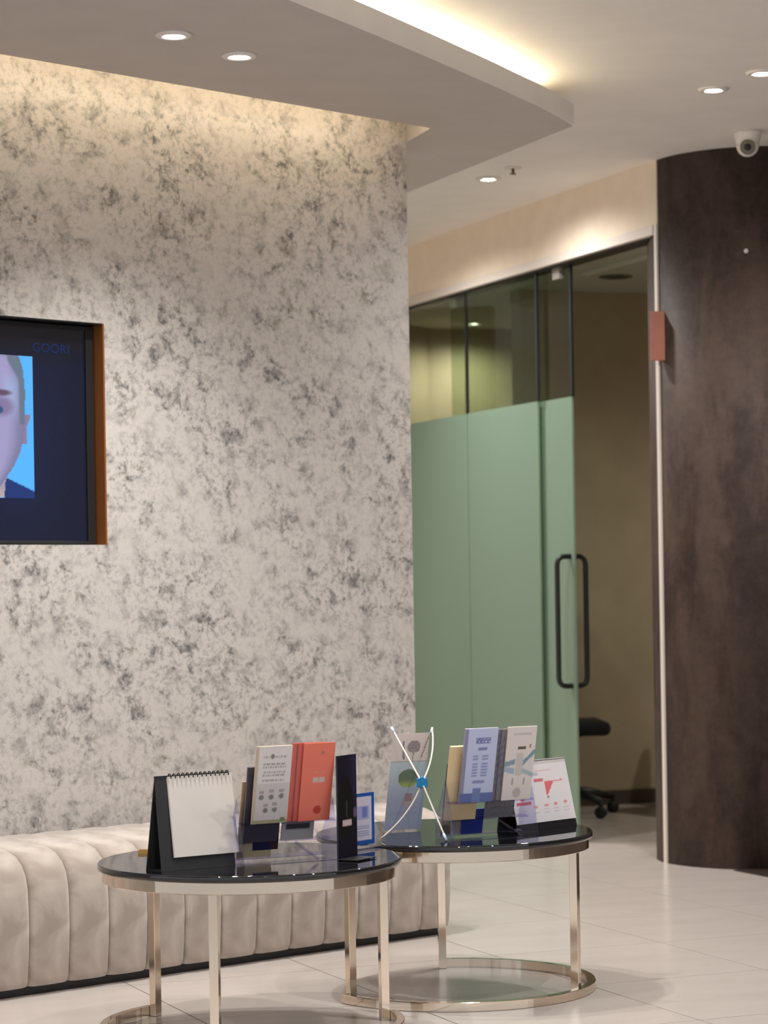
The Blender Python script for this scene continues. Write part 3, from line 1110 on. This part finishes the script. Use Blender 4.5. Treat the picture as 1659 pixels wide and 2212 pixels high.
def blue_menu(a, b):
    c = (196, 206, 236)
    if a < 0.1:
        c = (140, 142, 170)
    if b < 0.13:
        c = (92, 112, 172)
    if b < 0.19 and 0.38 < a < 0.62:
        c = (110, 132, 190)
    if rect(a, b, 0.36, 0.78, 0.79, 0.87) and math.sin(a * 60) * math.sin(b * 90) > -0.4:
        c = (112, 120, 172)
    if abs(b - 0.72) < 0.02 and 0.42 < a < 0.72:
        c = (126, 134, 184)
    for y in (0.62, 0.585, 0.52, 0.485, 0.44, 0.40, 0.36):
        if abs(b - y) < 0.012 and (0.3 < a < 0.46 or 0.58 < a < 0.76):
            c = (146, 154, 200)
    if abs(b - 0.28) < 0.018 and 0.34 < a < 0.7:
        c = (134, 142, 190)
    return c


def device(a, b):
    c = (230, 222, 216)
    if abs(b - 0.90) < 0.012 and 0.2 < a < 0.84 and math.sin(a * 110) > -0.5:
        c = (172, 162, 166)
    if rect(a, b, 0.40, 0.68, 0.69, 0.735):
        c = (92, 84, 80)
    if rect(a, b, 0.78, 0.84, 0.70, 0.75):
        c = (150, 136, 112)
    # blue grey bands crossing behind the handset
    if a < 0.36 and abs((b - 0.50) - 0.10 * (a - 0.1)) < 0.035:
        c = (134, 160, 176)
    if a < 0.36 and abs((b - 0.42) + 0.12 * (a - 0.1)) < 0.04:
        c = (164, 184, 202)
    if a > 0.62 and abs((b - 0.50) - 0.42 * (a - 0.62)) < 0.035:
        c = (126, 158, 174)
    if a > 0.62 and abs((b - 0.40) + 0.18 * (a - 0.62)) < 0.03:
        c = (168, 190, 198)
    if abs(a - 0.5) < 0.12 and 0.34 < b < 0.64:
        c = (206, 200, 196)
    for cx in (0.33, 0.70):
        if abs(a - cx) < 0.03 and 0.20 < b < 0.30:
            c = (170, 160, 154)
    if (a - 0.5) ** 2 + ((b - 0.10) * 2) ** 2 < 0.02:
        c = (196, 184, 182)
    return c


def tan_page(a, b):
    return (222, 196, 150)


def grey_leaflet(a, b):
    return (120, 116, 122) if math.sin(a * 40) * math.sin(b * 60) < 0.5 else (90, 90, 104)


def navy_leaflet(a, b):
    if b > 0.82 and 0.3 < a < 0.9 and math.sin(b * 200) > 0:
        return (150, 140, 150)
    if b < 0.55 and a > 0.3:
        return (166, 154, 158)
    return (26, 28, 58)


def royal_leaflet(a, b):
    return (36, 56, 140)


s1 = (-0.369, 6.445, ZT)
make_stand(s1, 'clear acrylic stand holding the coral brochure on the front table')
g1 = 'brochures in the front acrylic stand'
brochure(s1, 0, 0.0, 0.104, 0.215, white_list, 'white brochure with text rows and round icons, left of the coral one', g1, 0.006, (206, 186, 152))
brochure(s1, 0, 0.137, 0.094, 0.218, coral, 'coral red brochure with a small pale emblem, front table stand', g1, 0.004, (210, 90, 70))
brochure(s1, 0, 0.105, 0.100, 0.218, coral_plain, 'plain darker coral brochure tucked behind the coral one', g1, 0.004, (190, 70, 56), 0, 0.006, 8, 8)
brochure(s1, 1, -0.012, 0.10, 0.210, dark_page, 'dark purple brochure behind the white brochure with icons', g1, 0.008, (58, 50, 66), 0, 0.0, 8, 8)
brochure(s1, 2, -0.014, 0.10, 0.215, cream_page, 'cream brochure at the far left of the front acrylic stand', g1, 0.004, (200, 180, 150), 0, 0.006, 8, 8)
brochure(s1, 2, 0.03, 0.075, 0.10, navy_low, 'low navy leaflet under the white brochure with icons', g1, 0.004, (26, 24, 60), 0.02, 0.0, 12, 8)
brochure(s1, 1, 0.10, 0.096, 0.11, card_low, 'low white card with a dark bar below the coral brochure', g1, 0.004, (170, 168, 170), 0.0, 0.0, 20, 20)

# navy standing board with a dark suited figure
def suit_board(a, b):
    c = mixc3((16, 16, 34), (34, 28, 58), smooth(a, 0.4, 1.0) * smooth(b, 0.35, 0.7))
    d = ((a - 0.42) / 0.40) ** 2 + ((b - 0.50) / 0.30) ** 2
    if d < 1:
        c = (13, 13, 17)
    if (a - 0.47) ** 2 + ((b - 0.66) * 1.6) ** 2 < 0.03:
        c = (11, 11, 16)
    if abs(a - 0.46) < 0.05 and 0.40 < b < 0.56:
        c = (40, 42, 48)
    if rect(a, b, 0.24, 0.72, 0.315, 0.385):
        c = (196, 174, 176)
    if (a - 0.90) ** 2 + ((b - 0.44) * 2) ** 2 < 0.010:
        c = (92, 76, 104)
    return c


nb = Vector((-0.084, 6.585, ZT))
ndir = Vector((0.50, 0.866, 0))
r = thing('display_board', 'dark navy standing board with a suited figure, right of the coral brochure', 'display board', nb - ndir * 0.05)
nu = Z
sheet('board', nb - ndir * 0.10, ndir, nu, 0.10, 0.283, 0.005, suit_board, M['gloss_print'], r, 40, 70, (14, 14, 26))
bm = B(); slab(bm, nb - ndir * 0.10, ndir, ndir.cross(Z), 0.10, 0.06, 0.002)
bmesh.ops.translate(bm, verts=bm.verts[:], vec=Z * 0.0025)
obj('foot', bm, M['black_plastic'], r, False, True)


# blue bordered notice in an acrylic holder
def blue_notice(a, b):
    if a < 0.12 or a > 0.88 or b < 0.09 or b > 0.93:
        return (22, 78, 158)
    c = (196, 190, 206)
    if rect(a, b, 0.22, 0.78, 0.50, 0.74):
        c = (152, 158, 200)
    if rect(a, b, 0.52, 0.72, 0.54, 0.72):
        c = (104, 118, 180)
    for y in (0.36, 0.32, 0.26, 0.22, 0.18):
        if abs(b - y) < 0.014 and 0.2 < a < 0.8:
            c = (132, 138, 178)
    return c


bn = Vector((-0.038, 6.83, ZT))
bdir = Vector((0.60, 0.80, 0))
r = thing('notice_holder', 'small notice with a blue border in a clear holder, front table edge', 'sign', bn - bdir * 0.06)
bm = B(); slab(bm, bn - bdir * 0.125 + Z * 0.008 + bdir.cross(Z) * -0.002, bdir, Z, 0.14, 0.165, 0.002)
obj('holder_panel', bm, M['acrylic'], r, False, True)
sheet('notice', bn - bdir * 0.115 + Z * 0.012, bdir, Z, 0.115, 0.146, 0.0008, blue_notice, M['print'], r, 40, 50)
bd = bdir.cross(Z)
bm = B(); slab(bm, bn - bdir * 0.125 + bd * 0.022 + Z * 0.006, bdir, -bd, 0.135, 0.044, 0.006)
obj('holder_base', bm, M['acrylic_edge'], r, False, True)

# ------------------------------------------------------------------ things on the rear table
s2 = (0.2035, 6.985, ZT)
make_stand(s2, 'clear acrylic stand holding the pale blue brochure on the rear table')
g2 = 'brochures in the rear acrylic stand'
brochure(s2, 0, 0.0, 0.108, 0.222, blue_menu, 'pale blue brochure with columns of small text, rear table stand', g2, 0.008, (150, 144, 158))
brochure(s2, 0, 0.140, 0.098, 0.222, device, 'white brochure showing a handset with blue grey bands, rear table stand', g2, 0.005, (200, 190, 170))
brochure(s2, 0, 0.109, 0.05, 0.215, grey_leaflet, 'narrow grey leaflet between the pale blue and the handset brochures', g2, 0.004, (150, 140, 110), 0, 0.006, 8, 20)
brochure(s2, 1, -0.030, 0.10, 0.222, tan_page, 'tan brochure stack left of the pale blue brochure', g2, 0.014, (214, 188, 140), 0, 0.0, 6, 6)
brochure(s2, 2, -0.022, 0.10, 0.215, navy_leaflet, 'navy leaflet at the far left of the rear acrylic stand', g2, 0.006, (40, 40, 66), 0, 0.007, 16, 40)
brochure(s2, 1, 0.10, 0.098, 0.10, grey_leaflet, 'low grey leaflet below the handset brochure', g2, 0.004, (110, 108, 116), 0, 0.0, 24, 24)
brochure(s2, 2, 0.04, 0.07, 0.075, royal_leaflet, 'low royal blue leaflet under the pale blue brochure', g2, 0.004, (36, 56, 140), 0.0, 0.0, 6, 6)


# mini x banner seen from behind
def poster(a, b):
    if b > 0.70:
        c = (240, 226, 219)
        if (a - 0.60) ** 2 + ((b - 0.86) * 2.6) ** 2 < 0.030 and b > 0.80:
            c = (172, 160, 162) if math.sin(a * 60) * math.sin(b * 120) < 0.2 else (150, 140, 144)
        if abs(a - 0.60) < (b - 0.76) * 0.9 and 0.76 < b < 0.83:
            c = (176, 164, 164)
        if abs(a - 0.60) < 0.012 and 0.68 < b < 0.78:
            c = (160, 150, 146)
        if abs(a - (0.30 + (0.92 - b) * 0.25)) < 0.025 and 0.73 < b < 0.92:
            c = (132, 146, 158)
        if abs(a - (0.98 - (0.96 - b) * 0.75)) < 0.016 and 0.75 < b < 0.97:
            c = (176, 156, 154)
        if b < 0.715:
            c = (186, 178, 176)
    else:
        c = mixc3((172, 182, 208), (206, 220, 226), smooth(b, 0.2, 0.7))
        d = ((a - 0.52) / 0.27) ** 2 + ((b - 0.535) / 0.095) ** 2
        if d < 1:
            c = mixc3((120, 138, 118), (176, 192, 108), smooth(0.53 - b, -0.01, 0.08))
        if rect(a, b, 0.42, 0.72, 0.24, 0.33):
            c = (190, 180, 184)
        if rect(a, b, 0.5, 0.66, 0.30, 0.38):
            c = (174, 146, 150)
        if abs(b - 0.18) < 0.01 and 0.12 < a < 0.86 and math.sin(a * 80) > -0.3:
            c = (164, 168, 190)
    return c


pbl = Vector((-0.012, 7.262, ZT + 0.004)); pbr = Vector((0.109, 7.298, ZT + 0.004))
ptl = Vector((0.0205, 7.20, 0.770))
pw = pbr - pbl; pu = ptl - pbl
r = thing('x_banner', 'mini x banner poster on white rods with a blue clip, rear table', 'banner', (pbl + pbr) / 2 - Z * 0.004)
sheet('poster', pbl, pw, pu, 0.116, pu.length, 0.0006, poster, M['print'], r, 44, 110, (210, 200, 194))
clip = Vector((0.102, 7.035, 0.636))
tl = ptl + Vector((-0.004, -0.006, 0.018)); tr_ = ptl + pw.normalized() * 0.116 + Vector((0.006, -0.006, 0.012))
ll = Vector((-0.020, 7.030, ZT + 0.004)); lr = Vector((0.168, 6.955, ZT + 0.005))


def rod(p0, p1, p2):
    bm = B(); tube(bm, bez(p0, p1, p2, 14), 0.0027, 8)
    return obj('rod', bm, M['white_rod'], r, True, True)


def mid(a, b, off):
    return (Vector(a) + Vector(b)) / 2 + Vector(off)


rod(tl, mid(tl, clip, (0, -0.01, 0)), clip)
rod(tr_, mid(tr_, clip, (0.026, -0.01, -0.005)), clip)
rod(ll, mid(ll, clip, (0.028, 0.0, -0.012)), clip)
rod(lr, mid(lr, clip, (0, 0, 0)), clip)
bm = B(); box(bm, -0.016, 0.016, -0.006, 0.006, -0.013, 0.013, 0.002, Matrix.Translation(clip))
box(bm, -0.006, 0.006, -0.007, 0.007, -0.017, 0.017, 0.002, Matrix.Translation(clip))
k_ = obj('clip', bm, M['blue_clip'], r, False, True); k_['label'] = 'bright blue plastic clip'
for p in (tl, tr_, lr):
    bm = B(); d = (clip - p).normalized()
    tube(bm, [p - d * 0.003, p + d * 0.02], 0.0042, 8)
    obj('rod_tip', bm, principled('pale_blue_plastic', S(196, 208, 236), 0.35), r, True, True)


# printed desk calendar on a black tent base
def chart(a, b):
    c = (232, 228, 231)
    red = (222, 96, 112)
    if b > 0.93:
        c = (208, 204, 202)
    if abs(b - 0.82) < 0.012 and 0.42 < a < 0.72:
        c = (228, 190, 194)
    if abs(b - 0.765) < 0.02 and 0.33 < a < 0.50:
        c = (196, 192, 202)
    if (a - 0.22) ** 2 + (b - 0.755) ** 2 < 0.0022:
        c = (226, 152, 160)
    if abs(b - 0.665) < 0.024 and 0.40 < a < 0.57:
        c = (216, 120, 132)
    if abs(b - 0.635 - (a - 0.7) * 0.02) < 0.012 and 0.58 < a < 0.88:
        c = (232, 130, 138)
    if 0.40 < b < 0.63 and 0.575 < a < 0.575 + 0.16 * (b - 0.38) / 0.25 and a - 0.575 > -0.02:
        c = (228, 116, 122)
    if (a - 0.60) ** 2 + (b - 0.385) ** 2 < 0.0003:
        c = (120, 110, 124)
    if rect(a, b, 0.12, 0.19, 0.36, 0.54):
        c = (226, 110, 136)
    if abs(b - 0.565) < 0.010 and 0.16 < a < 0.30:
        c = (140, 138, 156)
    if abs(b - 0.315) < 0.020 and 0.05 < a < 0.29:
        c = red
    for cx in (0.36, 0.54, 0.70, 0.87):
        d = ((a - cx) / 0.035) ** 2 + ((b - 0.245 - (cx - 0.36) * 0.07) / 0.022) ** 2
        if d < 1:
            c = (228, 152, 158)
        if abs(a - cx) < 0.045 and abs(b - 0.155 - (cx - 0.36) * 0.07) < 0.045 and math.sin(b * 260) > 0:
            c = (208, 198, 204)
    if abs(a - 0.14) < 0.05 and 0.16 < b < 0.25 and math.sin(b * 260) > 0:
        c = (204, 196, 204)
    return c


cl = Vector((0.389, 7.177, ZT)); cr = Vector((0.580, 7.381, ZT))
cw = (cr - cl).normalized(); clen = (cr - cl).length
cb = Vector((-cw.y, cw.x, 0))
r = thing('desk_calendar', 'white desk calendar with pink charts on a black tent base', 'calendar', cl)
cu = (cb * 0.048 + Z * 0.205)
bm = B(); slab(bm, cl, cw, cu, clen, cu.length, 0.003)
obj('front_panel', bm, M['black_card'], r, False, True)
ct_top = cl + cu
cbk = cl + cb * 0.085
bm = B(); slab(bm, cbk + cw * clen, -cw, ct_top - cbk, clen, (ct_top - cbk).length, 0.003)
obj('back_panel', bm, M['black_card'], r, False, True)
bm = B(); slab(bm, cl + Z * 0.0008 + cw * 0.001, cw, cb, clen - 0.002, 0.085, 0.0006)
obj('foot_panel', bm, M['black_card'], r, False, True)
cn = cw.cross(cu.normalized())
sheet('page', cl + cu.normalized() * 0.022 + cn * 0.002, cw, cu, clen, cu.length - 0.020, 0.0015, chart, M['print'], r, 70, 60, (216, 212, 212))

# ------------------------------------------------------------------ office chairs in the treatment room
def make_chair():
    root = thing('office_chair', '', 'chair')
    bm = B(); box(bm, -0.23, 0.23, -0.23, 0.23, 0.425, 0.50, 0.03)
    obj('seat', bm, M['black_fabric'], root, True)
    bm = B(); lathe(bm, [(0.0, 0.335), (0.03, 0.335), (0.05, 0.38), (0.12, 0.425), (0.0, 0.426)], 24)
    obj('seat_mount', bm, M['black_plastic'], root, True)
    bm = B(); lathe(bm, [(0.0, 0.10), (0.034, 0.10), (0.034, 0.24), (0.022, 0.245), (0.022, 0.34), (0.0, 0.34)], 24)
    obj('gas_lift', bm, M['black_plastic'], root, True)
    for k in range(5):
        a = math.radians(72 * k)
        bm = B()
        tube(bm, [(0.02 * math.cos(a), 0.02 * math.sin(a), 0.125), (0.15 * math.cos(a), 0.15 * math.sin(a), 0.115), (0.29 * math.cos(a), 0.29 * math.sin(a), 0.085)], [0.030, 0.024, 0.017], 10)
        arm = obj('base_arm', bm, M['black_plastic'], root, True)
        bm = B()
        lathe(bm, [(0.0, -0.022), (0.024, -0.022), (0.030, -0.016), (0.030, 0.016), (0.024, 0.022), (0.0, 0.022)], 20)
        bmesh.ops.transform(bm, matrix=Matrix.Translation((0.285 * math.cos(a), 0.285 * math.sin(a), 0.030)) @ Matrix.Rotation(a + 0.5, 4, 'Z') @ Matrix.Rotation(math.pi / 2, 4, 'X'), verts=bm.verts[:])
        tube(bm, [(0.285 * math.cos(a), 0.285 * math.sin(a), 0.04), (0.285 * math.cos(a), 0.285 * math.sin(a), 0.088)], 0.012, 8)
        obj('caster', bm, M['black_rubber'], arm, True)
    bm = B(); box(bm, -0.21, 0.21, 0.215, 0.265, 0.60, 1.0, 0.02)
    obj('backrest', bm, M['black_fabric'], root, True)
    bm = B(); tube(bm, [(0, 0.10, 0.42), (0, 0.24, 0.44), (0, 0.275, 0.52), (0, 0.27, 0.75)], 0.018, 8)
    obj('back_support', bm, M['black_plastic'], root, True)
    return root


ch = make_chair()
ch.location = (0.93, 12.70, 0); ch.rotation_euler = (0, 0, math.radians(92))
tag(ch, 'black office chair in the treatment room, its seat showing right of the door handle', 'chair', 'office chairs in the treatment room')
ch2 = copy_tree(ch)
ch2.location = (1.74, 12.75, 0); ch2.rotation_euler = (0, 0, math.radians(-60))
tag(ch2, 'black chair almost hidden behind the slim white door jamb', 'chair', 'office chairs in the treatment room')
